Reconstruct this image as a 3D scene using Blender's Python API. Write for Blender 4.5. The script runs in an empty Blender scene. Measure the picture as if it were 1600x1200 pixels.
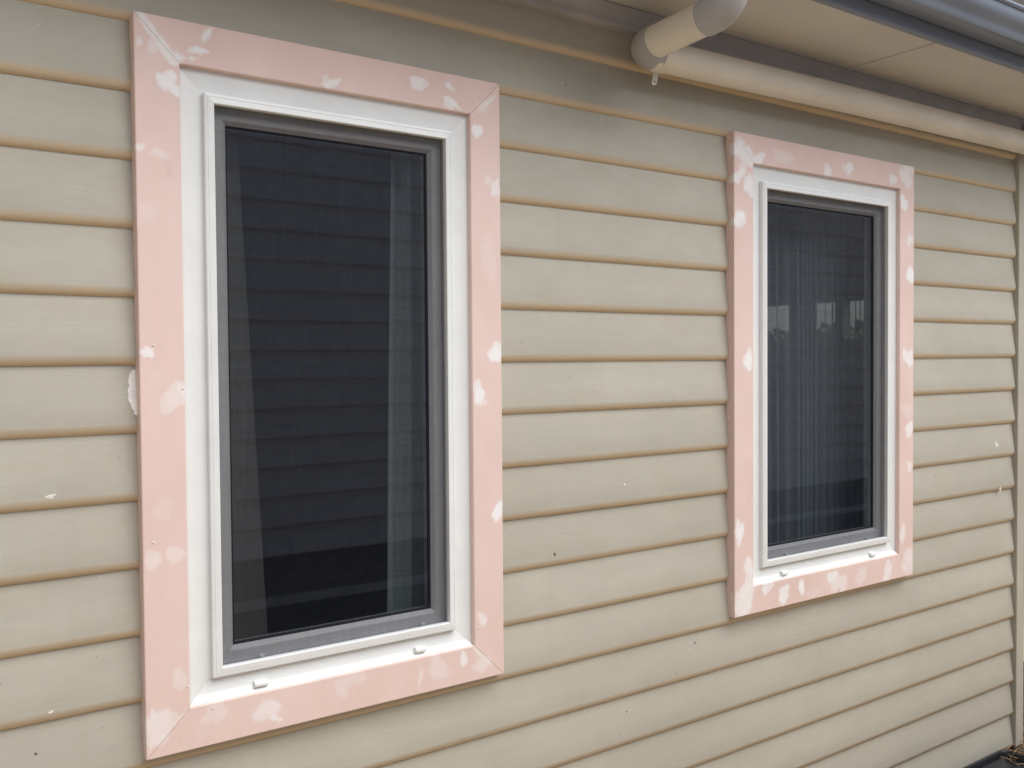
import bpy, bmesh, math, random
from mathutils import Vector, Matrix, noise
# metres; x runs along the wall to the right, y into the house, z up.
# z = 0 is the lower edge of the window casings, the ground lies at GZ.
scene = bpy.context.scene
R = math.radians
GZ = -0.9

# ------------------------------------------------------------------ camera
cam_d = bpy.data.cameras.new('camera')
cam = bpy.data.objects.new('camera', cam_d)
scene.collection.objects.link(cam)
cam_d.sensor_width = 36.0
cam_d.lens = 36.0 * 1450 / 1600
cam_d.clip_start = 0.02
cam_d.clip_end = 500
rv = Vector((0.81723, -0.57626161, -0.00759514))
uv = Vector((0.02094484, 0.01652777, 0.99964401))
wv = Vector((0.57593094, 0.81709815, -0.0255767))
m = Matrix((rv, uv, -wv)).transposed().to_4x4()
m.translation = Vector((-0.47116, -1.99112, 0.82319))
cam.matrix_world = m
scene.camera = cam

# ------------------------------------------------------------------ light
SUN_DIR = Vector((0.28, -0.54, 0.76)).normalized()      # towards the sun
world = bpy.data.worlds.new('World')
scene.world = world
world.use_nodes = True
wn, wl = world.node_tree.nodes, world.node_tree.links
wn.clear()
sky = wn.new('ShaderNodeTexSky')
sky.sky_type = 'NISHITA'
sky.sun_disc = False
sky.sun_elevation = math.asin(SUN_DIR.z)
sky.sun_rotation = math.atan2(SUN_DIR.x, SUN_DIR.y)
sky.air_density = 1.0
sky.dust_density = 1.5
sky.ozone_density = 1.0
hs = wn.new('ShaderNodeHueSaturation')
hs.inputs['Saturation'].default_value = 0.58            # cloud cover greys the sky
bg = wn.new('ShaderNodeBackground')
bg.inputs['Strength'].default_value = 0.095
wo = wn.new('ShaderNodeOutputWorld')
wl.new(sky.outputs[0], hs.inputs['Color'])
wl.new(hs.outputs[0], bg.inputs['Color'])
wl.new(bg.outputs[0], wo.inputs['Surface'])
sun_d = bpy.data.lights.new('sun', 'SUN')
sun_d.energy = 2.3
sun_d.angle = R(62)
sun_d.color = (1.0, 0.99, 0.975)
sun = bpy.data.objects.new('sun', sun_d)
scene.collection.objects.link(sun)
sun.rotation_euler = (-SUN_DIR).to_track_quat('-Z', 'Y').to_euler()
sun.location = (3, -6, 8)

scene.view_settings.view_transform = 'Standard'
scene.view_settings.look = 'None'
scene.view_settings.gamma = 1.0
scene.view_settings.exposure = 0.72
scene.view_settings.use_curve_mapping = False
scene.render.engine = 'CYCLES'
scene.cycles.use_denoising = True
scene.cycles.max_bounces = 10
scene.cycles.diffuse_bounces = 5
scene.cycles.transparent_max_bounces = 24
scene.cycles.caustics_reflective = False
scene.cycles.caustics_refractive = False

# ------------------------------------------------------------------ helpers
COL = scene.collection
WORLD_LOC = {}

def tag(o, label=None, cat=None, group=None, kind=None):
    if label: o['label'] = label
    if cat: o['category'] = cat
    if group: o['group'] = group
    if kind: o['kind'] = kind
    return o

def thing(name, loc, label, cat, group=None):
    o = bpy.data.objects.new(name, None)
    o.empty_display_size = 0.1
    COL.objects.link(o)
    o.location = loc
    WORLD_LOC[o] = Vector(loc)
    return tag(o, label, cat, group, 'thing')

def obj(name, bm, mat, parent=None, origin=None, smooth=False, label=None, angle=None):
    """bm in world coordinates -> one mesh object, child of parent if given"""
    base = WORLD_LOC[parent] if parent else Vector((0, 0, 0))
    org = Vector(origin) if origin is not None else base
    for v in bm.verts:
        v.co -= org
    bmesh.ops.recalc_face_normals(bm, faces=bm.faces[:])
    me = bpy.data.meshes.new(name)
    bm.to_mesh(me)
    bm.free()
    mats = mat if isinstance(mat, (list, tuple)) else [mat]
    for mm in mats:
        me.materials.append(mm)
    if smooth:
        for p in me.polygons:
            p.use_smooth = True
        if angle is not None:
            me.set_sharp_from_angle(angle=R(angle))
    o = bpy.data.objects.new(name, me)
    COL.objects.link(o)
    if parent:
        o.parent = parent
        o.location = org - base
    else:
        o.location = org
    WORLD_LOC[o] = org
    if label:
        o['label'] = label
    return o

def add_box(bm, x0, x1, y0, y1, z0, z1, bev=0.0, seg=1):
    vs = [bm.verts.new((x, y, z)) for x in (x0, x1) for y in (y0, y1) for z in (z0, z1)]
    fs = [(0, 1, 3, 2), (4, 6, 7, 5), (0, 4, 5, 1), (2, 3, 7, 6), (0, 2, 6, 4), (1, 5, 7, 3)]
    faces = [bm.faces.new([vs[i] for i in f]) for f in fs]
    if bev > 0:
        es = list({e for f in faces for e in f.edges})
        bmesh.ops.bevel(bm, geom=es, offset=bev, segments=seg, profile=0.5, affect='EDGES')
    return bm

def box(x0, x1, y0, y1, z0, z1, bev=0.0, seg=1):
    return add_box(bmesh.new(), x0, x1, y0, y1, z0, z1, bev, seg)

def prism_x(bm, prof, x0, x1, nseg=1, wob=None):
    """closed (y, z) outline swept along x; wob(x, i) -> (dy, dz)"""
    rings = []
    for s in range(nseg + 1):
        x = x0 + (x1 - x0) * s / nseg
        d = wob(x) if wob else (0, 0)
        rings.append([bm.verts.new((x, y + d[0], z + d[1])) for (y, z) in prof])
    n = len(prof)
    for a, b in zip(rings[:-1], rings[1:]):
        for i in range(n):
            j = (i + 1) % n
            bm.faces.new((a[i], a[j], b[j], b[i]))
    bm.faces.new(rings[0])
    bm.faces.new(list(reversed(rings[-1])))
    return bm

def tube(bm, pts, rad, seg=24, cap=True, bore=0.0):
    """round tube through points; rad may be a list"""
    n = len(pts)
    pts = [Vector(p) for p in pts]
    rads = rad if isinstance(rad, (list, tuple)) else [rad] * n
    tang = []
    for i in range(n):
        t = (pts[min(i + 1, n - 1)] - pts[max(i - 1, 0)]).normalized()
        tang.append(t)
    ref = Vector((0, 0, 1)) if abs(tang[0].z) < 0.9 else Vector((1, 0, 0))
    u = tang[0].cross(ref).normalized()
    rings = []
    for i in range(n):
        u = (u - tang[i] * u.dot(tang[i])).normalized()
        v = tang[i].cross(u)
        rings.append([bm.verts.new(pts[i] + (u * math.cos(2 * math.pi * k / seg) + v * math.sin(2 * math.pi * k / seg)) * rads[i]) for k in range(seg)])
    for a, b in zip(rings[:-1], rings[1:]):
        for k in range(seg):
            j = (k + 1) % seg
            bm.faces.new((a[k], a[j], b[j], b[k]))
    if cap:
        bm.faces.new(rings[0])
        bm.faces.new(list(reversed(rings[-1])))
    return bm

# ------------------------------------------------------------------ materials
class NT:
    def __init__(self, name):
        self.m = bpy.data.materials.new(name)
        self.m.use_nodes = True
        self.t = self.m.node_tree
        self.n = self.t.nodes
        self.n.clear()
        self.out = self.n.new('ShaderNodeOutputMaterial')
    def node(self, kind, **kw):
        nd = self.n.new(kind)
        for k, v in kw.items():
            setattr(nd, k, v)
        return nd
    def link(self, a, b):
        self.t.links.new(a, b)
    def pos(self, scale=(1, 1, 1), obj_coords=False):
        mp = self.node('ShaderNodeMapping')
        mp.inputs['Scale'].default_value = scale
        if obj_coords:
            self.link(self.node('ShaderNodeTexCoord').outputs['Object'], mp.inputs['Vector'])
        else:
            self.link(self.node('ShaderNodeNewGeometry').outputs['Position'], mp.inputs['Vector'])
        return mp.outputs[0]
    def noise(self, vec, scale, detail=4, rough=0.6):
        nd = self.node('ShaderNodeTexNoise')
        nd.inputs['Scale'].default_value = scale
        nd.inputs['Detail'].default_value = detail
        nd.inputs['Roughness'].default_value = rough
        self.link(vec, nd.inputs['Vector'])
        return nd.outputs['Fac']
    def ramp(self, fac, stops):
        nd = self.node('ShaderNodeValToRGB')
        el = nd.color_ramp.elements
        while len(el) < len(stops):
            el.new(0.5)
        for e, (p, c) in zip(el, stops):
            e.position = p
            e.color = c if len(c) == 4 else (*c, 1)
        self.link(fac, nd.inputs['Fac'])
        return nd.outputs['Color']
    def mix(self, fac, a, b, mode='MIX'):
        nd = self.node('ShaderNodeMix', data_type='RGBA', blend_type=mode)
        for s, v in ((nd.inputs[0], fac), (nd.inputs[6], a), (nd.inputs[7], b)):
            if hasattr(v, 'is_linked') or hasattr(v, 'links'):
                self.link(v, s)
            elif isinstance(v, (int, float)):
                s.default_value = v
            else:
                s.default_value = (*v, 1) if len(v) == 3 else v
        return nd.outputs[2]
    def math(self, op, a, b=0.0):
        nd = self.node('ShaderNodeMath', operation=op)
        for s, v in ((nd.inputs[0], a), (nd.inputs[1], b)):
            if isinstance(v, (int, float)):
                s.default_value = v
            else:
                self.link(v, s)
        return nd.outputs[0]
    def bump(self, h, strength, dist):
        nd = self.node('ShaderNodeBump')
        nd.inputs['Strength'].default_value = strength
        nd.inputs['Distance'].default_value = dist
        self.link(h, nd.inputs['Height'])
        return nd.outputs[0]
    def principled(self, color, rough=0.5, normal=None, spec=0.5, metal=0.0):
        p = self.node('ShaderNodeBsdfPrincipled')
        if isinstance(color, (tuple, list)):
            p.inputs['Base Color'].default_value = (*color, 1)
        else:
            self.link(color, p.inputs['Base Color'])
        if isinstance(rough, (int, float)):
            p.inputs['Roughness'].default_value = rough
        else:
            self.link(rough, p.inputs['Roughness'])
        p.inputs['Specular IOR Level'].default_value = spec
        p.inputs['Metallic'].default_value = metal
        if normal:
            self.link(normal, p.inputs['Normal'])
        self.link(p.outputs[0], self.out.inputs['Surface'])
        return p

def grey(v):
    return (v, v, v, 1)

def mat_plain(name, col, rough=0.5, var=0.06, scale=6.0, bump=0.0, bscale=200, spec=0.5, speck=0.0):
    t = NT(name)
    n1 = t.noise(t.pos(), scale, 5)
    dark = tuple(c * (1 - var) for c in col)
    lite = tuple(min(1, c * (1 + var)) for c in col)
    c = t.ramp(n1, [(0.3, dark), (0.7, lite)])
    if speck:
        s = t.noise(t.pos(), 140, 2)
        c = t.mix(t.ramp(s, [(0.70, grey(0)), (0.78, grey(speck))]), c, tuple(x * 0.35 for x in col))
    nm = t.bump(t.noise(t.pos(), bscale, 3), bump, 0.002) if bump else None
    t.principled(c, rough, nm, spec)
    return t.m

def mat_boards(name, base, nose_dirt_bounce=True):
    """old satin exterior paint on timber: brush grain, dust, small stains, mould in the lap joints"""
    t = NT(name)
    big = t.noise(t.pos((0.7, 1, 1.6)), 2.3, 5, 0.65)
    grain = t.noise(t.pos((3, 40, 60)), 5.0, 5, 0.6)
    fine = t.noise(t.pos((12, 80, 80)), 6.0, 3, 0.6)
    d = tuple(c * 0.90 for c in base)
    l = tuple(c * 1.06 for c in base)
    c = t.ramp(big, [(0.32, d), (0.66, l)])
    oi = t.node('ShaderNodeObjectInfo')
    c = t.mix(t.math('MULTIPLY', oi.outputs['Random'], 0.16), c, (base[0] * 0.82, base[1] * 0.80, base[2] * 0.76))
    run = t.noise(t.pos((7, 1, 0.55)), 3.0, 4, 0.6)                     # faint water runs down the wall
    c = t.mix(t.ramp(run, [(0.54, grey(0)), (0.78, grey(0.18))]), c, (base[0] * 0.80, base[1] * 0.76, base[2] * 0.68))
    warm = tuple((base[0] * 0.93, base[1] * 0.89, base[2] * 0.80))
    dust = t.noise(t.pos((1.2, 1, 2.6)), 4.5, 6, 0.7)
    c = t.mix(t.ramp(dust, [(0.50, grey(0)), (0.72, grey(0.55))]), c, warm)
    c = t.mix(t.ramp(grain, [(0.35, grey(0.16)), (0.6, grey(0))]), c, tuple(x * 0.72 for x in base))
    # fly specks and pin marks
    sp = t.noise(t.pos((1, 1, 0.7)), 75, 1, 0.5)
    c = t.mix(t.ramp(sp, [(0.785, grey(0)), (0.82, grey(0.45))]), c, (0.10, 0.085, 0.07))
    ps = t.noise(t.pos((1, 1, 0.8)), 38, 2, 0.6)
    c = t.mix(t.ramp(ps, [(0.74, grey(0)), (0.80, grey(0.45))]), c, tuple(min(1, x * 1.5) for x in base))
    if nose_dirt_bounce:
        # black mould dots in the open lap line under each board, where the board ends
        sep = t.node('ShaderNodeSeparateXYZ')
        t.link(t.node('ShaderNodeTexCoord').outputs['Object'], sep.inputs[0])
        band = t.ramp(t.math('MULTIPLY', t.math('ADD', sep.outputs['Z'], 0.004), 40.0), [(0.27, grey(1)), (0.42, grey(0))])
        mo = t.noise(t.pos((34, 40, 60)), 3.2, 4, 0.7)
        mo2 = t.noise(t.pos((1, 1, 7)), 1.6, 2, 0.5)
        f = t.math('MULTIPLY', t.ramp(mo, [(0.53, grey(0)), (0.60, grey(1))]), t.ramp(mo2, [(0.42, grey(0)), (0.58, grey(0.9))]))
        f = t.math('MULTIPLY', f, band)
        c = t.mix(f, c, (0.05, 0.038, 0.03))
        c = t.mix(t.math('MULTIPLY', t.ramp(t.math('MULTIPLY', sep.outputs['Z'], 40.0), [(0.45, grey(1)), (0.95, grey(0))]), 0.70), c, (0.72, 0.55, 0.35))        # warm ground bounce painted into the undercut colour
    h = t.math('ADD', t.math('MULTIPLY', fine, 0.6), grain)
    nm = t.bump(h, 0.25, 0.0012)
    ro = t.ramp(dust, [(0.3, grey(0.50)), (0.7, grey(0.68))])
    t.principled(c, ro, nm, 0.35)
    return t.m

PINK = (0.775, 0.58, 0.515)
def pink_color(t):
    n1 = t.noise(t.pos((1, 1, 0.6)), 5.0, 5, 0.65)
    c = t.ramp(n1, [(0.3, tuple(x * 0.95 for x in PINK)), (0.7, (0.80, 0.62, 0.565))])
    n2 = t.noise(t.pos((1.3, 1, 1)), 11.0, 4, 0.6)
    c = t.mix(t.ramp(n2, [(0.58, grey(0)), (0.78, grey(0.28))]), c, (0.81, 0.71, 0.68))       # sanding dust
    n3 = t.noise(t.pos((1, 1, 0.45)), 23.0, 3, 0.6)
    c = t.mix(t.ramp(n3, [(0.68, grey(0)), (0.80, grey(0.30))]), c, (0.50, 0.37, 0.32))       # finger marks
    return c

def mat_pink():
    """pink primer with white spackle wiped over nail holes and joints; attribute fade is the thickness of each smear"""
    t = NT('pink_primer')
    at = t.node('ShaderNodeAttribute', attribute_name='fade')
    st = t.node('ShaderNodeAttribute', attribute_name='weight')
    n = t.noise(t.pos(), 70, 4, 0.7)
    sk = t.noise(t.pos((1.0, 1, 0.22)), 190, 3, 0.6)
    rag = t.noise(t.pos(), 30, 5, 0.65)
    f = t.math('ADD', at.outputs['Fac'], t.math('MULTIPLY', t.math('SUBTRACT', n, 0.5), 0.5))
    f = t.math('ADD', f, t.math('MULTIPLY', t.math('SUBTRACT', sk, 0.5), 0.55))
    f = t.math('ADD', f, t.math('MULTIPLY', t.math('SUBTRACT', rag, 0.5), 1.35))
    f = t.ramp(f, [(0.26, grey(0)), (0.50, grey(0.5)), (0.80, grey(1))])
    f = t.math('MULTIPLY', f, t.ramp(at.outputs['Fac'], [(0.0, grey(0)), (0.25, grey(1))]))
    f = t.math('MULTIPLY', f, st.outputs['Fac'])
    c = t.mix(f, pink_color(t), (0.87, 0.86, 0.85))
    nm = t.bump(t.math('ADD', t.noise(t.pos((60, 60, 12)), 6, 4), t.math('MULTIPLY', f, 0.8)), 0.18, 0.001)
    t.principled(c, t.ramp(f, [(0, grey(0.52)), (1, grey(0.75))]), nm, 0.35)
    return t.m

def mat_glass():
    t = NT('window_glass')
    lw = t.node('ShaderNodeLayerWeight')          # same reflectance from both sides of the pane (Schlick)
    lw.inputs['Blend'].default_value = 0.5
    fres = t.math('ADD', t.math('MULTIPLY', t.math('POWER', lw.outputs['Facing'], 5.0), 0.76), 0.24)
    gl = t.node('ShaderNodeBsdfGlossy')
    gl.inputs['Roughness'].default_value = 0.0
    gl.inputs['Color'].default_value = (0.95, 0.97, 1.0, 1)
    nm = t.bump(t.noise(t.pos(), 1.6, 1), 0.05, 0.01)
    t.link(nm, gl.inputs['Normal'])
    tr = t.node('ShaderNodeBsdfTransparent')
    tr.inputs['Color'].default_value = (0.86, 0.90, 0.89, 1)
    mx = t.node('ShaderNodeMixShader')
    t.link(fres, mx.inputs[0])
    t.link(tr.outputs[0], mx.inputs[1])
    t.link(gl.outputs[0], mx.inputs[2])
    t.link(mx.outputs[0], t.out.inputs['Surface'])
    return t.m

def mat_clear():
    t = NT('clear_glass_edge')
    tr = t.node('ShaderNodeBsdfTransparent')
    tr.inputs['Color'].default_value = (0.97, 0.98, 0.98, 1)
    t.link(tr.outputs[0], t.out.inputs['Surface'])
    return t.m

def mat_mesh_screen():
    """grey fibreglass insect mesh, threads far finer than a pixel: a share of the light passes"""
    t = NT('insect_mesh')
    tr = t.node('ShaderNodeBsdfTransparent')
    df = t.node('ShaderNodeBsdfDiffuse')
    df.inputs['Color'].default_value = (0.013, 0.015, 0.022, 1)
    w = t.noise(t.pos((1, 1, 0.1)), 160, 2)
    w2 = t.noise(t.pos((0.1, 1, 1)), 160, 2)
    f = t.math('ADD', t.math('MULTIPLY', t.math('ADD', w, w2), 0.12), 0.31)
    mx = t.node('ShaderNodeMixShader')
    t.link(f, mx.inputs[0])
    t.link(tr.outputs[0], mx.inputs[1])
    t.link(df.outputs[0], mx.inputs[2])
    t.link(mx.outputs[0], t.out.inputs['Surface'])
    return t.m

def mat_cloth(name, col, clear=0.0, stripes=0):
    t = NT(name)
    df = t.node('ShaderNodeBsdfDiffuse')
    n = t.noise(t.pos((60, 60, 2)), 2, 3)
    c = t.ramp(n, [(0.3, tuple(x * 0.85 for x in col)), (0.7, col)])
    t.link(c, df.inputs['Color'])
    tl = t.node('ShaderNodeBsdfTranslucent')
    t.link(c, tl.inputs['Color'])
    m1 = t.node('ShaderNodeMixShader')
    m1.inputs[0].default_value = 0.4
    t.link(df.outputs[0], m1.inputs[1])
    t.link(tl.outputs[0], m1.inputs[2])
    res = m1.outputs[0]
    if clear:
        tr = t.node('ShaderNodeBsdfTransparent')
        m2 = t.node('ShaderNodeMixShader')
        m2.inputs[0].default_value = clear
        t.link(res, m2.inputs[1])
        t.link(tr.outputs[0], m2.inputs[2])
        res = m2.outputs[0]
    t.link(res, t.out.inputs['Surface'])
    return t.m

BEIGE = (0.468, 0.442, 0.37)
M = dict(
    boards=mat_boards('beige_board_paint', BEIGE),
    stop=mat_boards('beige_trim_paint', BEIGE, False),
    pink=mat_pink(),
    white=mat_plain('white_frame_coating', (0.785, 0.80, 0.785), 0.34, 0.035, 11),
    sash=mat_plain('white_sash_coating', (0.60, 0.605, 0.62), 0.35, 0.02, 8),
    gasket=mat_plain('black_gasket_rubber', (0.015, 0.015, 0.018), 0.6),
    glass=mat_glass(),
    clear=mat_clear(),
    mesh=mat_mesh_screen(),
    steel=mat_plain('zinc_screw', (0.55, 0.55, 0.56), 0.35),
    pipe=mat_plain('beige_pipe_paint', (0.82, 0.77, 0.665), 0.45, 0.07, 5, 0.05, 90, 0.5, 0.35),
    pvc=mat_plain('grey_pvc', (0.46, 0.45, 0.45), 0.35, 0.05, 9, 0.0, 90, 0.5, 0.2),
    soffit=mat_plain('cement_sheet_paint', (0.65, 0.625, 0.585), 0.7, 0.05, 3, 0.06, 120, 0.3, 0.12),
    mould=mat_plain('grey_mould_paint', (0.40, 0.375, 0.375), 0.5, 0.12, 7, 0.05, 90),
    gutter=mat_plain('slate_blue_steel', (0.21, 0.24, 0.29), 0.30, 0.06, 4),
    curtain=mat_cloth('curtain_cloth', (0.36, 0.33, 0.30)),
    curtain2=mat_cloth('pale_curtain_cloth', (0.78, 0.86, 0.88)),
    sheer=mat_cloth('sheer_curtain_cloth', (0.78, 0.84, 0.94), 0.32),
    room=mat_plain('room_plaster', (0.38, 0.36, 0.33), 0.8),
    floor=mat_plain('room_carpet', (0.12, 0.09, 0.07), 0.9),
    nboards=mat_plain('neighbour_board_paint', (0.76, 0.80, 0.88), 0.55, 0.06, 3, 0.1, 60),
    brick=mat_plain('dark_base_brick', (0.17, 0.155, 0.15), 0.8, 0.2, 12),
    pale=mat_plain('pale_concrete', (0.85, 0.83, 0.79), 0.8, 0.1, 9),
    blackplastic=mat_plain('black_plastic', (0.012, 0.013, 0.016), 0.28, 0.2, 20),
    straw=mat_plain('dry_straw', (0.40, 0.27, 0.15), 0.75, 0.35, 60),
    leaf=mat_plain('dead_leaf', (0.22, 0.085, 0.04), 0.7, 0.4, 50),
    putty=mat_plain('dried_putty', (0.85, 0.83, 0.79), 0.8, 0.06, 40, 0.3, 150),
    chip=mat_plain('bare_white_chip', (0.76, 0.73, 0.66), 0.7, 0.05, 60),
    nail=mat_plain('rusty_nail', (0.11, 0.085, 0.07), 0.7),
    hedge=mat_plain('hedge_leaf', (0.07, 0.13, 0.03), 0.6, 0.5, 30),
    timber=mat_plain('red_brown_timber', (0.28, 0.10, 0.05), 0.5, 0.2, 10),
)

# ------------------------------------------------------------------ ground
def mat_ground():
    t = NT('dry_soil')
    n = t.noise(t.pos(), 5, 8, 0.7)
    c = t.ramp(n, [(0.3, (0.54, 0.40, 0.25)), (0.55, (0.68, 0.51, 0.33)), (0.75, (0.76, 0.60, 0.41))])
    t.principled(c, 0.9, t.bump(t.noise(t.pos(), 60, 5), 0.6, 0.01), 0.2)
    return t.m
bm = bmesh.new()
for (x0, x1, y0, y1) in ((-60, 60, -60, 60),):
    vs = [bm.verts.new(p) for p in ((x0, y0, GZ), (x1, y0, GZ), (x1, y1, GZ), (x0, y1, GZ))]
    bm.faces.new(vs)
tag(obj('ground', bm, mat_ground()), kind='structure')

bm = bmesh.new()
rb = random.Random(3)
bx = [-3.0 + 0.2 * i for i in range(41)]
front = [-0.42 + 0.03 * math.sin(3.1 * x) + rb.uniform(-0.015, 0.015) for x in bx]
va = [bm.verts.new((x, f, GZ + 0.004)) for x, f in zip(bx, front)]
vb = [bm.verts.new((x, 0.6 if x > 3.71 else 0.055, GZ + 0.004)) for x in bx]
for i in range(40):
    bm.faces.new((va[i], va[i + 1], vb[i + 1], vb[i]))
tag(obj('garden_bed', bm, mat_plain('dark_garden_soil', (0.11, 0.078, 0.052), 0.95, 0.35, 30, 0.5, 80, 0.2)), kind='structure')  # visible at the right corner; unseen length added to cut bounce on the wall

# ------------------------------------------------------------------ windows: main sizes
W1 = dict(x0=0.0, x1=0.90, z0=0.0, z1=1.538)
W2 = dict(x0=1.792, x1=2.789, z0=-0.003, z1=1.538)
CAS = 0.091                                   # casing board width

# ------------------------------------------------------------------ weatherboard wall
PITCH = 0.1413
Z_REF = 0.110
XL, XR = -2.6, 3.598
wall = thing('weatherboard_wall', (0, 0.05, GZ), 'beige painted weatherboard house wall around the two pink framed windows', 'wall')
# rounded upper arris, then a long bevel undercut back to the board below
NOSE = [(0.0228 + 0.0185 * (1 - math.cos(a)) ** 0.80 * (1 - 0.06), 0.0015 + 0.0220 * (1 - math.sin(a) ** 0.92)) for a in [R(8.6 * i) for i in range(11)]]

def board_profile(ztop=None):
    top = PITCH + 0.020 if ztop is None else ztop
    def yf(z):
        return 0.0228 + (z - 0.025) * 0.128
    pr = [(0.047, 0.0012)]
    pr += [(y, z) for (y, z) in reversed(NOSE)]
    for f in (0.35, 0.7, 1.0):
        z = 0.025 + (top - 0.025) * f
        pr.append((yf(z), z))
    pr.append((0.0475, top))
    return pr                                  # constant length whatever ztop

def make_board(zb, x0, x1, clip=()):
    """one board; clip = [(xa, xb, ztop)] notches its top where a window stands"""
    rnd = random.Random(int(zb * 1000) * 7 + int(x0 * 100))
    s1, s2 = rnd.uniform(0, 99), rnd.uniform(0, 99)
    xs = [x0 + (x1 - x0) * i / max(2, int((x1 - x0) / 0.12)) for i in range(max(2, int((x1 - x0) / 0.12)) + 1)]
    cols = [(x, None) for x in xs if not any(a <= x <= b for a, b, _ in clip)]
    for a, b, zt in clip:
        cols += [(a - 1e-4, None), (a, zt), ((a + b) / 2, zt), (b, zt), (b + 1e-4, None)]
    cols.sort(key=lambda c: c[0])
    bm = bmesh.new()
    rings = []
    for x, zt in cols:
        dy = 0.0016 * noise.noise(Vector((x * 1.1, s1, 0)))
        dz = 0.0026 * noise.noise(Vector((x * 0.8, s2, 5))) + 0.0008 * noise.noise(Vector((x * 6, s2, 9)))
        pr = board_profile(zt - zb if zt is not None else None)
        rings.append([bm.verts.new((x, y + (dy if i < 15 else 0), zb + z + (dz if i < 13 else 0))) for i, (y, z) in enumerate(pr)])
    n = len(rings[0])
    for a, b in zip(rings[:-1], rings[1:]):
        for i in range(n):
            j = (i + 1) % n
            bm.faces.new((a[i], a[j], b[j], b[i]))
    bm.faces.new(rings[0])
    bm.faces.new(list(reversed(rings[-1])))
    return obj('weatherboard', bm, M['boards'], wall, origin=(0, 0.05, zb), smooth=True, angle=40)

IN = 0.045                                     # the boards stop this far behind the casing
for k in range(-7, 13):
    zb = Z_REF + PITCH * k
    if 0.05 < zb < 1.45:
        make_board(zb, XL, W1['x0'] + IN)
        make_board(zb, W1['x1'] - IN, W2['x0'] + IN)
        make_board(zb, W2['x1'] - IN, XR)
    elif zb + PITCH > 0.06 and zb < 0.06:
        make_board(zb, XL, XR, [(W1['x0'] + IN, W1['x1'] - IN, 0.045), (W2['x0'] + IN, W2['x1'] - IN, 0.045)])
    else:
        make_board(zb, XL, XR)
obj('corner_board', box(3.600, 3.662, 0.012, 0.16, GZ + 0.03, 1.79, 0.003, 2), M['stop'], wall)
obj('end_board', box(3.664, 3.70, 0.03, 0.16, GZ + 0.03, 1.79, 0.003, 2), M['stop'], wall)

def blob(cx, cz, rx, rz, y, seed, n=18, rough=0.25, th=0.0015, ang=0.0):
    rnd = random.Random(seed)
    bm = bmesh.new()
    c = bm.verts.new((cx, y - th, cz))
    r1, r2 = [], []
    ca, sa = math.cos(ang), math.sin(ang)
    for i in range(n):
        a = 2 * math.pi * i / n
        k = 1 + rough * (2 * rnd.random() - 1)
        for lst, f, t in ((r1, 0.7, th), (r2, 1.0, -0.001)):
            px, pz = rx * k * f * math.cos(a), rz * k * f * math.sin(a)
            lst.append(bm.verts.new((cx + px * ca - pz * sa, y - t, cz + px * sa + pz * ca)))
    for i in range(n):
        j = (i + 1) % n
        bm.faces.new((c, r1[i], r1[j]))
        bm.faces.new((r1[i], r2[i], r2[j], r1[j]))
    bm.faces.new(list(reversed(r2)))
    return bm

def face_y(z):
    zz = (z - Z_REF) % PITCH
    return 0.0228 + (zz - 0.0215) * 0.128
# dried putty squeezed out beside the left window, chips and nail heads in the boards
bm = bmesh.new()
out = [(0.004, 0.812), (-0.006, 0.808), (-0.012, 0.798), (-0.0145, 0.785), (-0.013, 0.776), (-0.0165, 0.768), (-0.0155, 0.757), (-0.0165, 0.747),
       (-0.012, 0.738), (-0.010, 0.729), (-0.006, 0.724), (-0.0055, 0.716), (0.004, 0.715)]
v0 = [bm.verts.new((x, face_y(z) - 0.0022, z)) for x, z in out]
v1 = [bm.verts.new((x - 0.001, face_y(z) + 0.002, z)) for x, z in out]
bm.faces.new(v0)
for i in range(len(out)):
    j = (i + 1) % len(out)
    bm.faces.new((v0[i], v1[i], v1[j], v0[j]))
obj('putty_smear', bm, M['putty'], wall, label='dried white putty smear beside the left window casing')
for i, (x, z, rx, rz, ang) in enumerate([(1.350, 0.452, 0.006, 0.014, -0.3), (-0.166, 0.561, 0.011, 0.005, 0.1), (3.452, 0.447, 0.012, 0.017, 0), (3.474, 0.262, 0.008, 0.012, 0),
                                         (-0.172, 0.135, 0.006, 0.004, 0.4)]):
    obj('paint_chip', blob(x, z, rx, rz, face_y(z), i, 14, 0.45, 0.0006, ang), M['chip'], wall)
for i, (x, z, r) in enumerate([(1.357, 0.459, 0.0032), (1.090, 0.287, 0.0042), (1.14, 1.58, 0.0025), (1.647, -0.063, 0.003), (-0.2, 0.055, 0.0032), (2.99, 0.352, 0.003), (1.36, -0.215, 0.0025)]):
    obj('nail_head', blob(x, z, r, r * 1.3, face_y(z), 50 + i, 8, 0.3, 0.0008), M['nail'], wall)

# inner face of the wall and the rooms behind the glass
def struct(name, bm, mat):
    return tag(obj(name, bm, mat), kind='structure')
bm = bmesh.new()
LY0, LY1 = 0.05, 0.125
for (a, b) in ((XL, 0.07), (0.83, 1.862), (2.719, 3.598)):
    add_box(bm, a, b, LY0, LY1, GZ, 1.95)
for w in (W1, W2):
    add_box(bm, w['x0'] + 0.0705, w['x1'] - 0.0705, LY0, LY1, GZ, 0.06)
    add_box(bm, w['x0'] + 0.0705, w['x1'] - 0.0705, LY0, LY1, 1.475, 1.95)
struct('wall_lining', bm, M['room'])
struct('room_floor', box(XL, 3.5, 0.127, 3.6, GZ + 0.30, GZ + 0.45), M['floor'])
struct('room_ceiling', box(XL, 3.5, 0.127, 3.6, 1.80, 1.90), M['room'])
struct('room_back_wall', box(XL, 3.6, 3.602, 3.7, GZ, 1.95), M['room'])
struct('room_side_wall', box(XL - 0.1, XL - 0.002, 0.05, 3.7, GZ, 1.95), M['room'])
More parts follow.
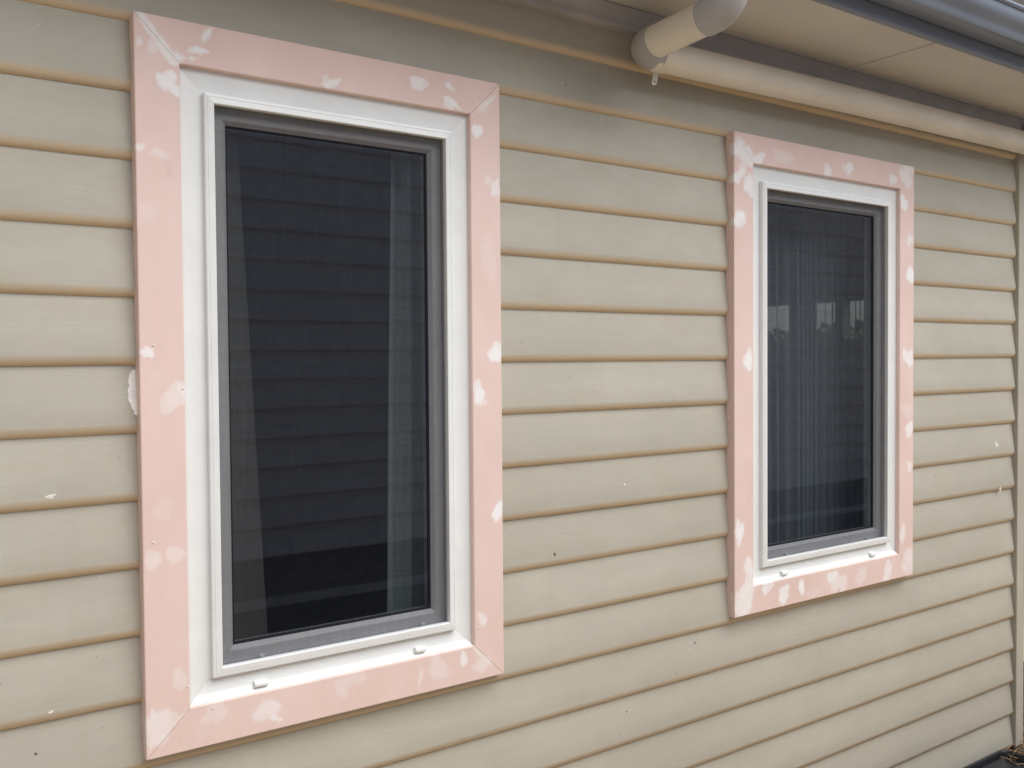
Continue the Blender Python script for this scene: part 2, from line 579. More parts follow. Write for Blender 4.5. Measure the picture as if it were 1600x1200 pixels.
struct('room_partition', box(1.33, 1.42, 0.128, 3.6, GZ + 0.452, 1.798), M['room'])
bm = bmesh.new()
EX0, EX1 = 3.50, 3.598
EY0, EY1, EZ0, EZ1 = 0.66, 1.62, 0.70, 1.105
add_box(bm, EX0, EX1, 0.127, EY0, GZ, 1.95)
add_box(bm, EX0, EX1, EY1, 3.6, GZ, 1.95)
add_box(bm, EX0, EX1, EY0 + 0.0005, EY1 - 0.0005, GZ, EZ0)
add_box(bm, EX0, EX1, EY0 + 0.0005, EY1 - 0.0005, EZ1, 1.95)
struct('room_end_wall', bm, M['room'])
ew = thing('end_window', (3.55, (EY0 + EY1) / 2, EZ0), 'small bright window across the room, seen through the right window and its sheer curtain', 'window')
obj('transom', box(3.52, 3.57, EY0, EY1, 0.895, 0.915), M['white'], ew)
for yy in (1.02, 1.10, 0.82):
    obj('mullion', box(3.515, 3.575, yy, yy + 0.045, EZ0, EZ1), M['timber'] if yy == 1.02 else M['sash'], ew)
obj('lower_panel', box(3.53, 3.56, EY0 + 0.002, EY1 - 0.002, EZ0, 0.894), mat_cloth('frosted_panel', (0.30, 0.36, 0.34), 0.25), ew)

# ------------------------------------------------------------------ window builder
def mitred(side, rect, prof, gap=0.0):
    """closed outline prof of (u, y): u inward from the rectangle's edge; ends cut at 45 degrees"""
    x0, x1, z0, z1 = rect
    bm = bmesh.new()
    a, b = [], []
    for u, y in prof:
        if side == 'left':
            p, q = (x0 + u, y, z0 + u + gap), (x0 + u, y, z1 - u - gap)
        elif side == 'right':
            p, q = (x1 - u, y, z0 + u + gap), (x1 - u, y, z1 - u - gap)
        elif side == 'bottom':
            p, q = (x0 + u + gap, y, z0 + u), (x1 - u - gap, y, z0 + u)
        else:
            p, q = (x0 + u + gap, y, z1 - u), (x1 - u - gap, y, z1 - u)
        a.append(bm.verts.new(p))
        b.append(bm.verts.new(q))
    n = len(prof)
    for i in range(n):
        j = (i + 1) % n
        bm.faces.new((a[i], a[j], b[j], b[i]))
    bm.faces.new(a)
    bm.faces.new(list(reversed(b)))
    return bm
SIDES = ('left', 'right', 'top', 'bottom')

def rounded(u0, u1, y0, y1, r=0.002):
    """board section with softened front arrises (front = low y)"""
    return [(u0, y1), (u0, y0 + r), (u0 + 0.3 * r, y0 + 0.3 * r), (u0 + r, y0), (u1 - r, y0), (u1 - 0.3 * r, y0 + 0.3 * r), (u1, y0 + r), (u1, y1)]

PATCHES = [
  (0,0.0296,1.5103,0.0113,0.039,-38,0.75),(0,0.0606,1.4733,0.0116,0.0342,-40,0.8),(0,0.0848,1.4554,0.013,0.0132,0,0.8),(0,0.0103,1.4781,0.0075,0.0091,-20,0.7),
  (0,0.039,1.4732,0.0127,0.0183,0,0.5),(0,0.1466,1.5148,0.0094,0.0175,38,0.95),(0,0.1287,1.482,0.0174,0.0094,-10,0.9),(0,0.1164,1.461,0.0106,0.0053,-20,0.95),
  (0,0.066,1.4086,0.0193,0.0198,20,0.95),(0,0.0786,1.3909,0.0104,0.0185,-30,0.9),(0,0.4302,1.4619,0.0253,0.0088,-30,0.8),(0,0.4192,1.4645,0.0126,0.0131,0,0.45),
  (0,0.657,1.5008,0.0214,0.0186,20,0.8),(0,0.7499,1.505,0.0149,0.0095,30,0.65),(0,0.7588,1.4652,0.0244,0.0095,25,0.85),(0,0.8306,1.405,0.0156,0.0178,-20,0.95),
  (0,0.7475,1.4572,0.0168,0.0079,20,0.6),(0,0.8469,1.4689,0.0176,0.0114,-45,0.4),(0,0.8687,1.4884,0.0059,0.0261,42,0.6),(0,0.8864,1.2663,0.012,0.0247,0,0.6),
  (0,0.8647,1.2838,0.0119,0.0164,0,0.35),(0,0.8782,0.8399,0.02,0.0265,10,0.9),(0,0.8297,0.74,0.0176,0.0295,5,0.9),(0,0.8334,0.7186,0.0137,0.0131,0,0.5),
  (0,0.8823,0.4285,0.0121,0.0284,25,0.95),(0,0.8278,0.1657,0.0118,0.0133,0,0.5),(0,0.8356,0.1494,0.0119,0.0116,0,0.65),(0,0.6967,0.0554,0.0277,0.029,0,0.35),
  (0,0.7742,0.0613,0.0096,0.0213,3,0.75),(0,0.6472,0.0398,0.0072,0.0238,10,0.4),(0,0.8305,0.0388,0.0237,0.02,10,0.4),(0,0.8386,0.0539,0.0079,0.0366,-45,0.5),
  (0,0.2577,0.045,0.0278,0.0229,10,0.55),(0,0.2737,0.0269,0.0177,0.0058,15,0.7),(0,0.0282,0.066,0.0282,0.0402,10,0.55),(0,0.0435,0.0529,0.0052,0.0404,50,0.6),
  (0,0.0156,0.081,0.0102,0.0187,0,0.6),(0,0.1414,0.0699,0.0274,0.0208,0,0.3),(0,0.0688,0.1586,0.0158,0.0217,0,0.35),(0,0.4402,0.0641,0.0227,0.0211,0,0.3),
  (0,0.4814,0.0769,0.0265,0.0152,0,0.25),(0,0.0158,0.8445,0.0126,0.0118,0,0.8),(0,0.0721,0.7575,0.0235,0.0321,30,0.45),(0,0.084,0.7652,0.0092,0.0188,0,0.6),
  (0,0.0213,0.4155,0.0178,0.0186,0,0.4),(0,0.0678,0.4189,0.0209,0.0162,0,0.35),(0,0.0079,1.2618,0.0112,0.0091,-10,0.6),(0,0.0442,1.2545,0.0178,0.0118,0,0.35),
  (0,0.0232,1.1345,0.0151,0.0209,0,0.15),(0,0.0421,0.5131,0.018,0.0267,0,0.12),(0,0.8588,1.0916,0.0237,0.0492,0,0.15),(1,1.8399,1.4804,0.0452,0.0343,20,0.9),
  (1,1.9071,1.4683,0.0371,0.0184,-25,0.85),(1,1.8611,1.4506,0.0304,0.0203,0,0.8),(1,1.8188,1.4035,0.0329,0.0181,-40,0.85),(1,1.861,1.3777,0.0274,0.0325,15,0.85),
  (1,1.8308,1.427,0.018,0.0201,0,0.6),(1,1.8215,1.2628,0.033,0.0242,10,0.9),(1,2.0242,1.4843,0.0453,0.0251,0,0.3),(1,2.2678,1.4675,0.0248,0.0197,15,0.7),
  (1,2.2537,1.4615,0.0106,0.0196,0,0.6),(1,2.3871,1.4919,0.0222,0.0201,-10,0.8),(1,2.3614,1.4868,0.0146,0.0156,0,0.5),(1,2.7403,1.501,0.05,0.0332,50,0.75),
  (1,2.7694,1.5327,0.021,0.0214,20,0.6),(1,2.6541,1.4753,0.0283,0.0164,-20,0.7),(1,2.7201,1.3994,0.0249,0.026,-15,0.95),(1,2.7626,1.2624,0.021,0.0215,15,0.6),
  (1,2.7718,1.1289,0.0253,0.0312,0,0.95),(1,2.7316,0.8309,0.0209,0.0239,0,0.75),(1,2.761,0.8188,0.0211,0.0337,0,0.8),(1,2.7626,0.5488,0.0254,0.029,0,0.75),
  (1,2.7634,0.4134,0.0169,0.0218,0,0.6),(1,2.7228,0.1658,0.0167,0.0338,0,0.6),(1,2.7529,0.0459,0.0338,0.0535,15,0.5),(1,2.7495,0.6266,0.0337,0.0289,0,0.2),
  (1,1.857,0.8193,0.0214,0.0307,0,0.95),(1,1.8448,0.8194,0.0152,0.0204,0,0.6),(1,1.8166,0.2667,0.0211,0.0348,-8,0.9),(1,1.8559,0.1506,0.0215,0.0331,0,0.75),
  (1,1.8527,0.062,0.0368,0.0704,12,0.75),(1,1.8222,0.0358,0.0303,0.0371,0,0.75),(1,1.9401,0.0697,0.019,0.0211,-10,0.8),(1,1.9656,0.0786,0.016,0.0169,0,0.6),
  (1,2.0337,0.0322,0.0263,0.03,0,0.85),(1,2.1239,0.0489,0.017,0.024,0,0.9),(1,2.292,0.0555,0.0289,0.0225,0,0.8),(1,2.3504,0.0313,0.0221,0.0272,0,0.5),
  (1,2.3101,0.0259,0.0291,0.0271,0,0.5),(1,2.4669,0.0399,0.0307,0.0278,0,0.35),(1,2.6287,0.0338,0.0243,0.0333,10,0.65),(1,2.6127,0.0052,0.0202,0.0166,0,0.7),
  (1,2.3578,0.0121,0.0148,0.0136,0,0.5),(1,2.1857,0.0221,0.0348,0.0176,0,0.15),
]

def smear_field(wi):
    """thickness and strength of the wiped filler at a point of the casing front"""
    L = []
    for n, (i, px, pz, rx, rz, ang, st) in enumerate(PATCHES):
        if i == wi:
            rnd = random.Random(n * 31 + wi)
            L.append((px, pz, rx * 1.38, rz * 1.38, math.cos(R(ang)), math.sin(R(ang)), st, [rnd.uniform(0, 6.28) for _ in range(4)]))
    def at(x, z):
        best, wt = 0.0, 0.0
        for px, pz, rx, rz, ca, sa, st, ph in L:
            dx, dz = x - px, z - pz
            if abs(dx) > 0.09 or abs(dz) > 0.09:
                continue
            u, v = (dx * ca - dz * sa) / rx, (dx * sa + dz * ca) / rz
            d = math.hypot(u, v)
            if d > 1.4:
                continue
            t = math.atan2(v, u)
            d /= 1 + 0.14 * math.sin(2 * t + ph[0]) + 0.10 * math.sin(3 * t + ph[1]) + 0.07 * math.sin(5 * t + ph[2])
            e = 0.42 + 0.25 * math.sin(t + ph[3])          # crisp on one side, feathered on the other
            if d < 0.48: f = 1 - 0.2 * d / 0.48
            elif d < 0.80: f = 0.8 + (e - 0.8) * (d - 0.48) / 0.32
            elif d < 1.0: f = e * (1 - (d - 0.80) / 0.20)
            else: f = 0.0
            if f * (0.4 + st) > best * (0.4 + wt):
                best, wt = f, st
        return best, wt
    return at

def casing_mesh(side, rect, prof, gap, at):
    """mitred board cut into small cells that carry the filler attributes"""
    x0, x1, z0, z1 = rect
    ln = (z1 - z0) if side in ('left', 'right') else (x1 - x0)
    n = int(ln / 0.0055)
    bm = bmesh.new()
    fl = bm.verts.layers.float.new('fade')
    wl_ = bm.verts.layers.float.new('weight')
    rings = []
    for k in range(n + 1):
        s = k / n
        ring = []
        for u, y in prof:
            if side in ('left', 'right'):
                za, zb = z0 + u + gap, z1 - u - gap
                p = (x0 + u if side == 'left' else x1 - u, y, za + (zb - za) * s)
            else:
                xa, xb = x0 + u + gap, x1 - u - gap
                p = (xa + (xb - xa) * s, y, z0 + u if side == 'bottom' else z1 - u)
            v = bm.verts.new(p)
            v[fl], v[wl_] = at(p[0], p[2]) if y < 0.012 else (0.0, 0.0)
            ring.append(v)
        rings.append(ring)
    m_ = len(prof)
    for a, c in zip(rings[:-1], rings[1:]):
        for i in range(m_):
            j = (i + 1) % m_
            bm.faces.new((a[i], a[j], c[j], c[i]))
    bm.faces.new(rings[0])
    bm.faces.new(list(reversed(rings[-1])))
    return bm

def make_window(W, label, wi):
    x0, x1, z0, z1 = W['x0'], W['x1'], W['z0'], W['z1']
    root = thing('window', ((x0 + x1) / 2, 0.03, z0), label, 'window', 'windows in the weatherboard wall')
    rect = (x0, x1, z0, z1)
    casing = {}
    field = smear_field(wi)
    r_ = 0.0025
    cprof = [(0, 0.034), (0, 0.010), (0, r_), (0.3 * r_, 0.3 * r_), (r_, 0)] + [(r_ + (CAS - 2 * r_) * k / 17, 0.0) for k in range(1, 17)] + \
            [(CAS - r_, 0), (CAS - 0.3 * r_, 0.3 * r_), (CAS, r_), (CAS, 0.010), (CAS, 0.034)]
    for s in SIDES:
        casing[s] = obj('casing_board', casing_mesh(s, rect, cprof, 0.0005, field), M['pink'], root)
    # white frame: sloping outer lip, then a flat flange
    fr = [(CAS - 0.014, 0.060), (CAS - 0.014, 0.0165), (CAS + 0.0005, 0.0155), (CAS + 0.004, 0.0148), (CAS + 0.010, 0.0155), (CAS + 0.017, 0.0168), (CAS + 0.026, 0.0178),
          (0.1596, 0.0182), (0.1596, 0.038), (0.160, 0.038), (0.160, 0.105), (0.142, 0.105), (0.142, 0.060)]
    if True:
        for s in SIDES:
            p = fr
            if s == 'bottom':        # the sill piece slopes forward to shed water
                p = [(CAS - 0.014, 0.060), (CAS - 0.014, 0.0065), (CAS - 0.001, 0.0055), (CAS + 0.002, 0.0062), (CAS + 0.006, 0.0095), (CAS + 0.011, 0.0145), (CAS + 0.018, 0.0172)] + fr[7:]
            obj('frame_profile', mitred(s, rect, p, 0.0002), M['white'], root, smooth=True, angle=28)
    # insect screen: proud white frame with grey mesh
    sp = [(0.1415, 0.0179), (0.1415, 0.0060), (0.1425, 0.0045), (0.1475, 0.0036), (0.1482, 0.0046), (0.1490, 0.0034), (0.1605, 0.0022), (0.1622, 0.0032), (0.1628, 0.006), (0.1628, 0.0179)]
    for s in SIDES:
        obj('screen_rail', mitred(s, rect, sp, 0.00015), M['white'], root, smooth=True, angle=25)
    bm = bmesh.new()
    e = 0.1600
    vs = [bm.verts.new((x, 0.0150, z)) for x, z in ((x0 + e, z0 + e), (x1 - e, z0 + e), (x1 - e, z1 - e), (x0 + e, z1 - e))]
    bm.faces.new(vs)
    obj('insect_mesh', bm, M['mesh'], root)
    # sash behind the mesh
    g = 0.1965
    sash = [(0.1602, 0.072), (0.1602, 0.031), (0.1620, 0.0295), (g - 0.010, 0.0295), (g - 0.008, 0.0305), (g, 0.0385), (g, 0.072)]
    for s in SIDES:
        sr = obj('sash_rail', mitred(s, rect, sash, 0.0002), M['sash'], root)
        obj('gasket', mitred(s, rect, [(g + 0.0002, 0.0400), (g + 0.004, 0.0410), (g + 0.004, 0.050), (g + 0.0002, 0.050)], 0.0), M['gasket'], sr)
    bm = box(x0 + g - 0.004, x1 - g + 0.004, 0.044, 0.048, z0 + g - 0.004, z1 - g + 0.004)
    bmesh.ops.recalc_face_normals(bm, faces=bm.faces[:])
    for f in bm.faces:
        f.material_index = 0 if f.normal.y < -0.9 else 1
    obj('glass_pane', bm, [M['glass'], M['clear']], root)
    # screen clips seen through the mesh
    hw = (x1 - x0)
    for cx, cz, sx, sz in ((x1 - 0.1545, z0 + 1.234, 0.009, 0.012), (x1 - 0.1545, z0 + 0.675, 0.009, 0.012), (x0 + 0.1645, z0 + 1.237, 0.006, 0.012), (x0 + 0.1645, z0 + 0.685, 0.006, 0.012),
                           (x0 + 0.256 * hw / 0.9, z0 + 0.1665, 0.006, 0.014), (x0 + 0.669 * hw / 0.9, z0 + 0.1665, 0.006, 0.014)):
        bm = box(cx - sx, cx + sx, 0.0185, 0.0215, cz - 0.003, cz + 0.003, 0.001)
        add_box(bm, cx - 0.002, cx + 0.002, 0.0216, 0.0296, cz - 0.003, cz + 0.003)
        obj('screen_clip', bm, M['white'], root)
    # weep hole covers on the sill
    for cx, wd in (((0.249, 0.0155), (0.655, 0.0145)) if wi == 0 else ((2.049, 0.0145), (2.545, 0.0140))):
        zc = z0 + CAS + 0.0165
        prof = [(0.0172, zc - 0.0065), (0.0045, zc - 0.0055), (0.0030, zc - 0.003), (0.0035, zc + 0.002), (0.0070, zc + 0.0068), (0.0172, zc + 0.0072)]
        bm = prism_x(bmesh.new(), prof, cx - wd, cx + wd)
        bmesh.ops.bevel(bm, geom=bm.edges[:], offset=0.001, segments=2, profile=0.5, affect='EDGES')
        obj('weep_cover', bm, M['white'], root, smooth=True, angle=50)
    return root

win1 = make_window(W1, 'nearer left window with pink primed casing and pulled-back curtain edges behind dark glass', 0)
win2 = make_window(W2, 'farther right window with pink primed casing under the pipe, sheer curtain behind its glass', 1)

# nail heads left in the filler
def stud(x, z, r, root, y=-0.0008):
    bm = bmesh.new()
    bmesh.ops.create_uvsphere(bm, u_segments=10, v_segments=6, radius=r)
    for v in bm.verts:
        v.co = Vector((v.co.x + x, v.co.y * 0.3 + y, v.co.z + z))
    obj('filled_nail', bm, M['chip'], root, smooth=True)
for x, z in ((0.0865, 0.769), (0.0865, 0.1385), (0.138, 0.079), (0.021, 0.452), (0.028, 0.860), (0.8235, 0.135)):
    stud(x, z, 0.0026, win1)
for z, y in ((0.822, 0.020), (0.672, 0.020), (0.635, 0.022), (0.532, 0.020)):
    stud(W2['x0'] - 0.001, z, 0.0032, win2, y)

# ------------------------------------------------------------------ curtains
def curtain(name, xa_top, xb_top, xa_bot, xb_bot, y, z0, z1, folds, depth, mat, label, seed=0):
    rnd = random.Random(seed)
    nx, nz = folds * 14, 16
    ph = [rnd.uniform(0, 6.28) for _ in range(4)]
    bm = bmesh.new()
    rows = []
    for j in range(nz + 1):
        t = j / nz
        z = z1 + (z0 - z1) * t
        row = []
        for i in range(nx + 1):
            s = i / nx
            xa = xa_top + (xa_bot - xa_top) * t
            xb = xb_top + (xb_bot - xb_top) * t
            ss = s + 0.030 * math.sin(9 * s + ph[0]) + 0.016 * math.sin(23 * s + ph[2]) + 0.012 * math.sin(41 * s + ph[3])
            yy = y + depth * (math.sin(2 * math.pi * folds * ss + ph[1]) * (0.75 + 0.25 * math.sin(7 * s + ph[3]))) + 0.3 * depth * math.sin(3 * t + 5 * s)
            row.append(bm.verts.new((xa + (xb - xa) * s, yy, z)))
        rows.append(row)
    for a, b in zip(rows[:-1], rows[1:]):
        for i in range(nx):
            bm.faces.new((a[i], a[i + 1], b[i + 1], b[i]))
    o = obj(name, bm, mat, None, origin=((xa_top + xb_top) / 2, y, z0), smooth=True)
    return tag(o, label, 'curtain', kind='thing')
curtain('curtain', 0.09, 0.243, 0.09, 0.314, 0.125, 0.08, 1.52, 2, 0.008, M['curtain'], 'brown-grey curtain with slanting edge at the left inside the left window', 3)
curtain('curtain', 0.652, 0.82, 0.622, 0.82, 0.13, 0.08, 1.46, 3, 0.014, M['curtain2'], 'narrow pale green curtain hanging at the right inside the left window', 5)
curtain('sheer_curtain', 1.86, 2.95, 1.86, 2.95, 0.20, 0.02, 1.55, 24, 0.011, M['sheer'], 'bluish sheer curtain in fine folds across the right window', 8)

# ------------------------------------------------------------------ eave: soffit sheets, mould, fascia, roof
SZ = 1.825
FY = -0.343
eave = thing('roof_eave', (0.5, -0.15, SZ), 'beige soffit and grey mould under the overhanging roof edge', 'eave')
edges = [-2.6, -1.295, -0.075, 1.145, 2.365, 3.585, 4.888]
for a, b in zip(edges[:-1], edges[1:]):
    obj('soffit_sheet', box(a + 0.001, b - 0.001, FY, 0.046 if b < 3.6 else 0.046, SZ, SZ + 0.006), M['soffit'], eave)
for x in edges[1:-1]:
    obj('joint_strip', box(x - 0.008, x + 0.008, FY + 0.001, 0.015, SZ - 0.0035, SZ - 0.0003, 0.0012), M['soffit'], eave)
for x in (2.33, 2.40):
    for y in (-0.30, -0.19, -0.08):
        bm = bmesh.new()
        bmesh.ops.create_uvsphere(bm, u_segments=8, v_segments=6, radius=0.003)
        for v in bm.verts:
            v.co = Vector((v.co.x + x, v.co.y + y, v.co.z * 0.25 + SZ - 0.0002))
        obj('soffit_nail', bm, M['soffit'], eave, smooth=True)
mp = [(0.045, SZ - 0.0005), (-0.012, SZ - 0.0005), (-0.014, SZ - 0.006), (-0.010, SZ - 0.010), (-0.004, SZ - 0.016), (0.002, SZ - 0.027), (0.006, SZ - 0.040), (0.004, SZ - 0.047), (0.008, SZ - 0.056), (0.020, SZ - 0.060), (0.045, SZ - 0.060)]
obj('scotia_mould', prism_x(bmesh.new(), mp, XL, 3.600), M['mould'], eave, smooth=True, angle=40)
obj('scotia_mould', prism_x(bmesh.new(), [(y - 0.012 if y < 0.04 else y, z) for y, z in mp], 3.602, 4.8), M['mould'], eave, smooth=True, angle=40)
obj('fascia', prism_x(bmesh.new(), [(FY - 0.002, SZ - 0.008), (FY - 0.016, SZ - 0.008), (FY - 0.018, SZ - 0.006), (FY - 0.018, SZ + 0.17), (FY - 0.002, SZ + 0.17)], XL, 4.9), M['gutter'], eave)
bm = bmesh.new()
vs = [(FY - 0.06, 2.06), (2.2, 2.95), (4.4, 2.06), (4.4, 2.10), (2.2, 2.99), (FY - 0.06, 2.10)]
prism_x(bm, vs, XL - 0.2, 4.95)
obj('roof_sheet', bm, M['gutter'], eave)

# quad gutter, open on top
def gutter_profile():
    o = [(FY - 0.020, SZ + 0.150), (FY - 0.020, SZ + 0.040), (FY - 0.024, SZ + 0.036), (FY - 0.030, SZ + 0.034), (FY - 0.088, SZ + 0.031), (FY - 0.096, SZ + 0.033), (FY - 0.101, SZ + 0.039),
         (FY - 0.104, SZ + 0.050), (FY - 0.110, SZ + 0.060), (FY - 0.121, SZ + 0.069), (FY - 0.130, SZ + 0.080), (FY - 0.134, SZ + 0.094), (FY - 0.135, SZ + 0.108), (FY - 0.141, SZ + 0.109), (FY - 0.145, SZ + 0.114),
         (FY - 0.144, SZ + 0.121), (FY - 0.138, SZ + 0.125), (FY - 0.131, SZ + 0.123)]
    i = [(FY - 0.131, SZ + 0.119), (FY - 0.130, SZ + 0.094), (FY - 0.118, SZ + 0.073), (FY - 0.100, SZ + 0.055), (FY - 0.094, SZ + 0.036), (FY - 0.030, SZ + 0.038), (FY - 0.0225, SZ + 0.045), (FY - 0.0225, SZ + 0.150)]
    return o + i
gut = thing('gutter', (1.2, FY - 0.08, SZ + 0.03), 'slate blue metal gutter along the roof edge', 'gutter')
obj('gutter_trough', prism_x(bmesh.new(), gutter_profile(), XL, 4.9), M['gutter'], gut, smooth=True, angle=35)

# ------------------------------------------------------------------ downpipe
PR = 0.0448
ex, ey, ez = 1.352, -0.046, 1.698
dp = thing('downpipe', (ex, ey, ez), 'beige round drain pipe running along the wall below the eave with grey elbows', 'pipe')
obj('pipe', tube(bmesh.new(), [(ex + 0.040, ey, ez - 0.007), (2.4, ey, ez + 0.008), (4.9, ey, ez + 0.021)], PR, 40), M['pipe'], dp, smooth=True, angle=50)
# elbow in the corner: from along the wall to straight out
def arc(c, u, v, r, n=10):
    return [Vector(c) + Vector(u) * (r * math.cos(R(90) * i / n)) + Vector(v) * (r * math.sin(R(90) * i / n)) for i in range(n + 1)]
BR = 0.052
rise = 0.055
d_out = Vector((0, -1, rise)).normalized()
C1 = Vector((ex + BR, ey - BR, ez))
pts = [Vector((ex + BR + 0.010, ey, ez - 0.002))] + [Vector((p.x, p.y, ez - 0.002 + 0.004 * i / 10)) for i, p in enumerate(arc(C1, (0, 1, 0), (-1, 0, 0), BR))] + [Vector((ex, ey - BR - 0.012, ez + 0.003))]
obj('elbow', tube(bmesh.new(), pts, 0.0484, 40), M['pvc'], dp, smooth=True, angle=50)
obj('collar', tube(bmesh.new(), [(ex + BR + 0.011, ey, ez - 0.006), (ex + BR + 0.048, ey, ez - 0.006)], 0.0468, 40), M['pipe'], dp, smooth=True, angle=50)
P0 = Vector((ex, ey - BR, ez + 0.002))
L = 0.225
P1 = P0 + d_out * L
obj('outlet_pipe', tube(bmesh.new(), [P0, P1], PR, 40), M['pipe'], dp, smooth=True, angle=50)
pts = [P1 - d_out * 0.030] + [P1 + Vector((0, -BR * math.sin(R(90) * i / 10), BR * (1 - math.cos(R(90) * i / 10)))) for i in range(11)] + [P1 + Vector((0, -BR, BR + 0.09))]
obj('elbow', tube(bmesh.new(), pts, 0.0486, 40), M['pvc'], dp, smooth=True, angle=50)
for sx, sl in ((1.60, 0.009), (1.69, 0.005)):
    bm = bmesh.new()
    bmesh.ops.create_uvsphere(bm, u_segments=10, v_segments=6, radius=1.0)
    for v in bm.verts:
        v.co = Vector((sx + v.co.x * sl, ey - (PR - 0.0006) * 0.70 + v.co.y * 0.001, ez - 0.005 - (PR - 0.0006) * 0.714 + v.co.z * 0.0022))
    obj('scuff', bm, M['putty'], dp, smooth=True)
# strap lug with a hole, and a clip mark on the elbow
bm = bmesh.new()
lug = [(-0.0095, 0.034), (-0.0095, -0.004)] + [(-0.0095 * math.cos(R(a)), -0.004 - 0.0095 * math.sin(R(a))) for a in range(20, 180, 20)] + [(0.0095, -0.004), (0.0095, 0.034)]
lx, ly, lz = 1.437, -0.014, 1.632
f0 = [bm.verts.new((lx + x + 0.25 * (z + 0.004), ly, lz + z)) for x, z in lug]
f1 = [bm.verts.new((lx + x + 0.25 * (z + 0.004), ly + 0.003, lz + z)) for x, z in lug]
bm.faces.new(f0)
bm.faces.new(list(reversed(f1)))
for i in range(len(lug)):
    j = (i + 1) % len(lug)
    bm.faces.new((f0[i], f1[i], f1[j], f0[j]))
lg = obj('strap_lug', bm, M['white'], dp)
obj('screw_hole', blob(lx, lz - 0.004, 0.0036, 0.0036, ly - 0.0002, 1, 10, 0.0, 0.0003), M['nail'], lg)

# ------------------------------------------------------------------ neighbouring wall behind the camera, seen only mirrored in the glass
NY = -4.30
nb = thing('neighbour_wall', (3.0, NY, GZ), 'grey weatherboard wall of the neighbouring house, mirrored as dark lines in the window glass', 'wall')
npr = [(0, 0), (0.058, 0.001), (0.063, 0.012), (0.060, 0.020), (0.008, 0.232), (0, 0.232)]
nme = None
for k in range(17):
    z = -0.56 + 0.21 * k
    if nme is None:
        o = obj('weatherboard', prism_x(bmesh.new(), [(NY + y, z + zz) for y, zz in npr], -6.0, 12.0), M['nboards'], nb, origin=(3.0, NY, z))
        nme = o.data
    else:
        o = bpy.data.objects.new('weatherboard', nme)
        COL.objects.link(o)
        o.parent = nb
        o.location = (0, 0, z - GZ)
obj('brick_base', box(-6, 12, NY - 0.2, NY - 0.03, GZ, -0.55), M['brick'], nb)
obj('base_ledge', box(-6, 12, NY - 0.029, NY + 0.13, GZ, -0.866), M['pale'], nb)
tag(obj('neighbour_bed', box(-6, 12, NY + 0.132, NY + 1.1, GZ - 0.05, GZ + 0.006), mat_plain('dark_neighbour_soil', (0.07, 0.058, 0.048), 0.95, 0.3, 12)), kind='structure')
obj('backing', box(-6, 12, NY - 0.2, NY - 0.001, -0.549, 3.06), M['nboards'], nb)

# ------------------------------------------------------------------ foot of the wall, lower right corner
TX0, TX1 = 2.2, 3.50
tr = thing('planter_trough', ((TX0 + TX1) / 2, -0.06, GZ), 'black plastic trough on the ground against the foot of the wall', 'planter')
bm = bmesh.new()
def ring(z, inset, y1=0.018):
    r = 0.03
    x0, x1, y0 = TX0 + inset, TX1 - inset, -0.17 + inset
    pts = []
    for cx, cy, a0 in ((x1 - r, y1 - inset - r, 0), (x0 + r, y1 - inset - r, 90), (x0 + r, y0 + r, 180), (x1 - r, y0 + r, 270)):
        for a in range(0, 91, 30):
            pts.append((cx + r * math.cos(R(a0 + a)), cy + r * math.sin(R(a0 + a)), z))
    return [bm.verts.new(p) for p in pts]
rs = [ring(GZ + 0.001, 0.012), ring(GZ + 0.028, 0.006), ring(GZ + 0.030, 0.0), ring(GZ + 0.046, 0.0), ring(GZ + 0.049, 0.003), ring(GZ + 0.049, 0.012), ring(GZ + 0.044, 0.015), ring(GZ + 0.022, 0.018)]
for a, b in zip(rs[:-1], rs[1:]):
    for i in range(len(a)):
        j = (i + 1) % len(a)
        bm.faces.new((a[i], a[j], b[j], b[i]))
bm.faces.new(rs[0])
bm.faces.new(rs[-1])
obj('trough_body', bm, M['blackplastic'], tr, smooth=True, angle=40)
rnd = random.Random(12)
bm = bmesh.new()
for i in range(900):
    cx, cy = rnd.uniform(3.42, 4.5), rnd.uniform(-0.35, 0.02)
    if cx > 3.72: cy = rnd.uniform(-0.35, 0.35)
    cz = GZ + 0.006 + abs(rnd.gauss(0, 0.020))
    a = rnd.uniform(0, 6.28)
    ln = rnd.uniform(0.03, 0.11)
    el = rnd.gauss(0, 0.35)
    d = Vector((math.cos(a) * math.cos(el), math.sin(a) * math.cos(el), math.sin(el)))
    b_ = Vector((-math.sin(a), math.cos(a), rnd.gauss(0, .2))) * 0.5
    p = Vector((cx, cy, cz))
    tube(bm, [p - d * ln / 2, p + b_ * ln * 0.12, p + d * ln / 2], [0.0014, 0.0016, 0.0008], 4)
for v in bm.verts:
    v.co.z = max(v.co.z, GZ + 0.002)
tag(obj('dry_straw', bm, M['straw']), 'dry straw and bark strewn on the ground by the wall corner', 'straw', kind='stuff')
bm = bmesh.new()
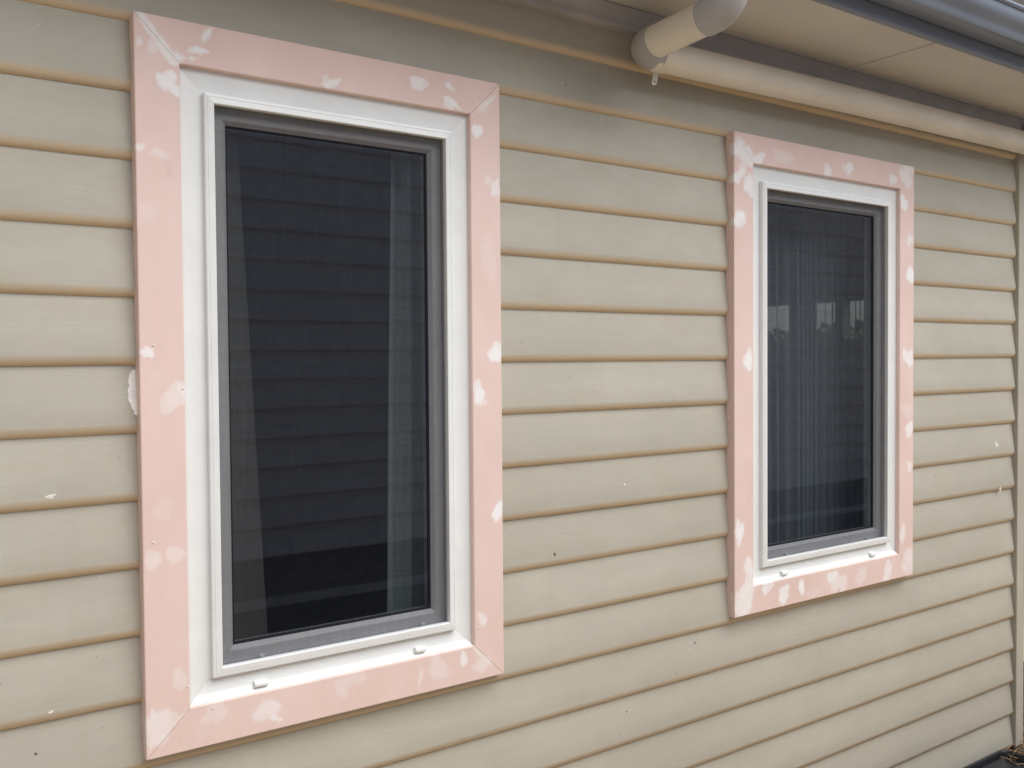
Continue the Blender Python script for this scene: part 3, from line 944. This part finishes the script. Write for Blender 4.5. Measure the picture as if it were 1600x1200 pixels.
for i in range(26):
    cx, cy = rnd.uniform(3.50, 4.1), rnd.uniform(-0.22, 0.0)
    cz = GZ + 0.02 + rnd.uniform(0, 0.03)
    L_, W_ = rnd.uniform(0.03, 0.055), rnd.uniform(0.012, 0.02)
    mt = Matrix.Translation((cx, cy, cz)) @ Matrix.Rotation(rnd.uniform(0, 6.28), 4, 'Z') @ Matrix.Rotation(rnd.gauss(0, .4), 4, 'X') @ Matrix.Rotation(rnd.gauss(0, .35), 4, 'Y')
    up, lo, mid = [], [], []
    for s in range(7):
        t = s / 6
        w = W_ * math.sin(math.pi * min(1, t * 0.96 + 0.02)) ** 0.8
        zc = 0.010 * math.sin(3.0 * t)
        up.append(bm.verts.new(mt @ Vector((L_ * (t - .5), w, zc + 0.004))))
        mid.append(bm.verts.new(mt @ Vector((L_ * (t - .5), 0, zc))))
        lo.append(bm.verts.new(mt @ Vector((L_ * (t - .5), -w, zc + 0.004))))
    for s in range(6):
        bm.faces.new((mid[s], mid[s + 1], up[s + 1], up[s]))
        bm.faces.new((lo[s], lo[s + 1], mid[s + 1], mid[s]))
tag(obj('dead_leaves', bm, M['leaf'], smooth=True), 'curled red-brown dead leaves among the straw at the wall corner', 'leaves', kind='stuff')

# garden beyond the end of the house, seen through the room
rnd = random.Random(4)
hd = thing('hedge', (7.5, 2.2, GZ), 'green hedge outside, glimpsed through the room behind the right window', 'hedge')
bm = bmesh.new()
for i in range(26000):
    p = Vector((rnd.uniform(6.6, 8.2), rnd.uniform(-1.0, 6.0), rnd.uniform(GZ, 1.14)))
    p.z -= 0.25 * (0.5 + 0.5 * math.sin(p.y * 3.1 + p.x)) * (p.z > 0.6)
    n_ = Vector((rnd.gauss(0, 1), rnd.gauss(0, 1), rnd.gauss(0, 1))).normalized()
    u_ = n_.orthogonal().normalized() * rnd.uniform(0.045, 0.08)
    v_ = n_.cross(u_) * 0.6
    bm.faces.new([bm.verts.new(p + u_), bm.verts.new(p + v_), bm.verts.new(p - u_), bm.verts.new(p - v_)])
obj('foliage', bm, M['hedge'], hd)
for i in range(6):
    obj('stem', tube(bmesh.new(), [(7.4, -0.6 + i * 1.2, GZ), (7.42, -0.5 + i * 1.2, 0.0), (7.45, -0.55 + i * 1.2, 0.8)], [0.03, 0.022, 0.008], 8), M['timber'], hd)
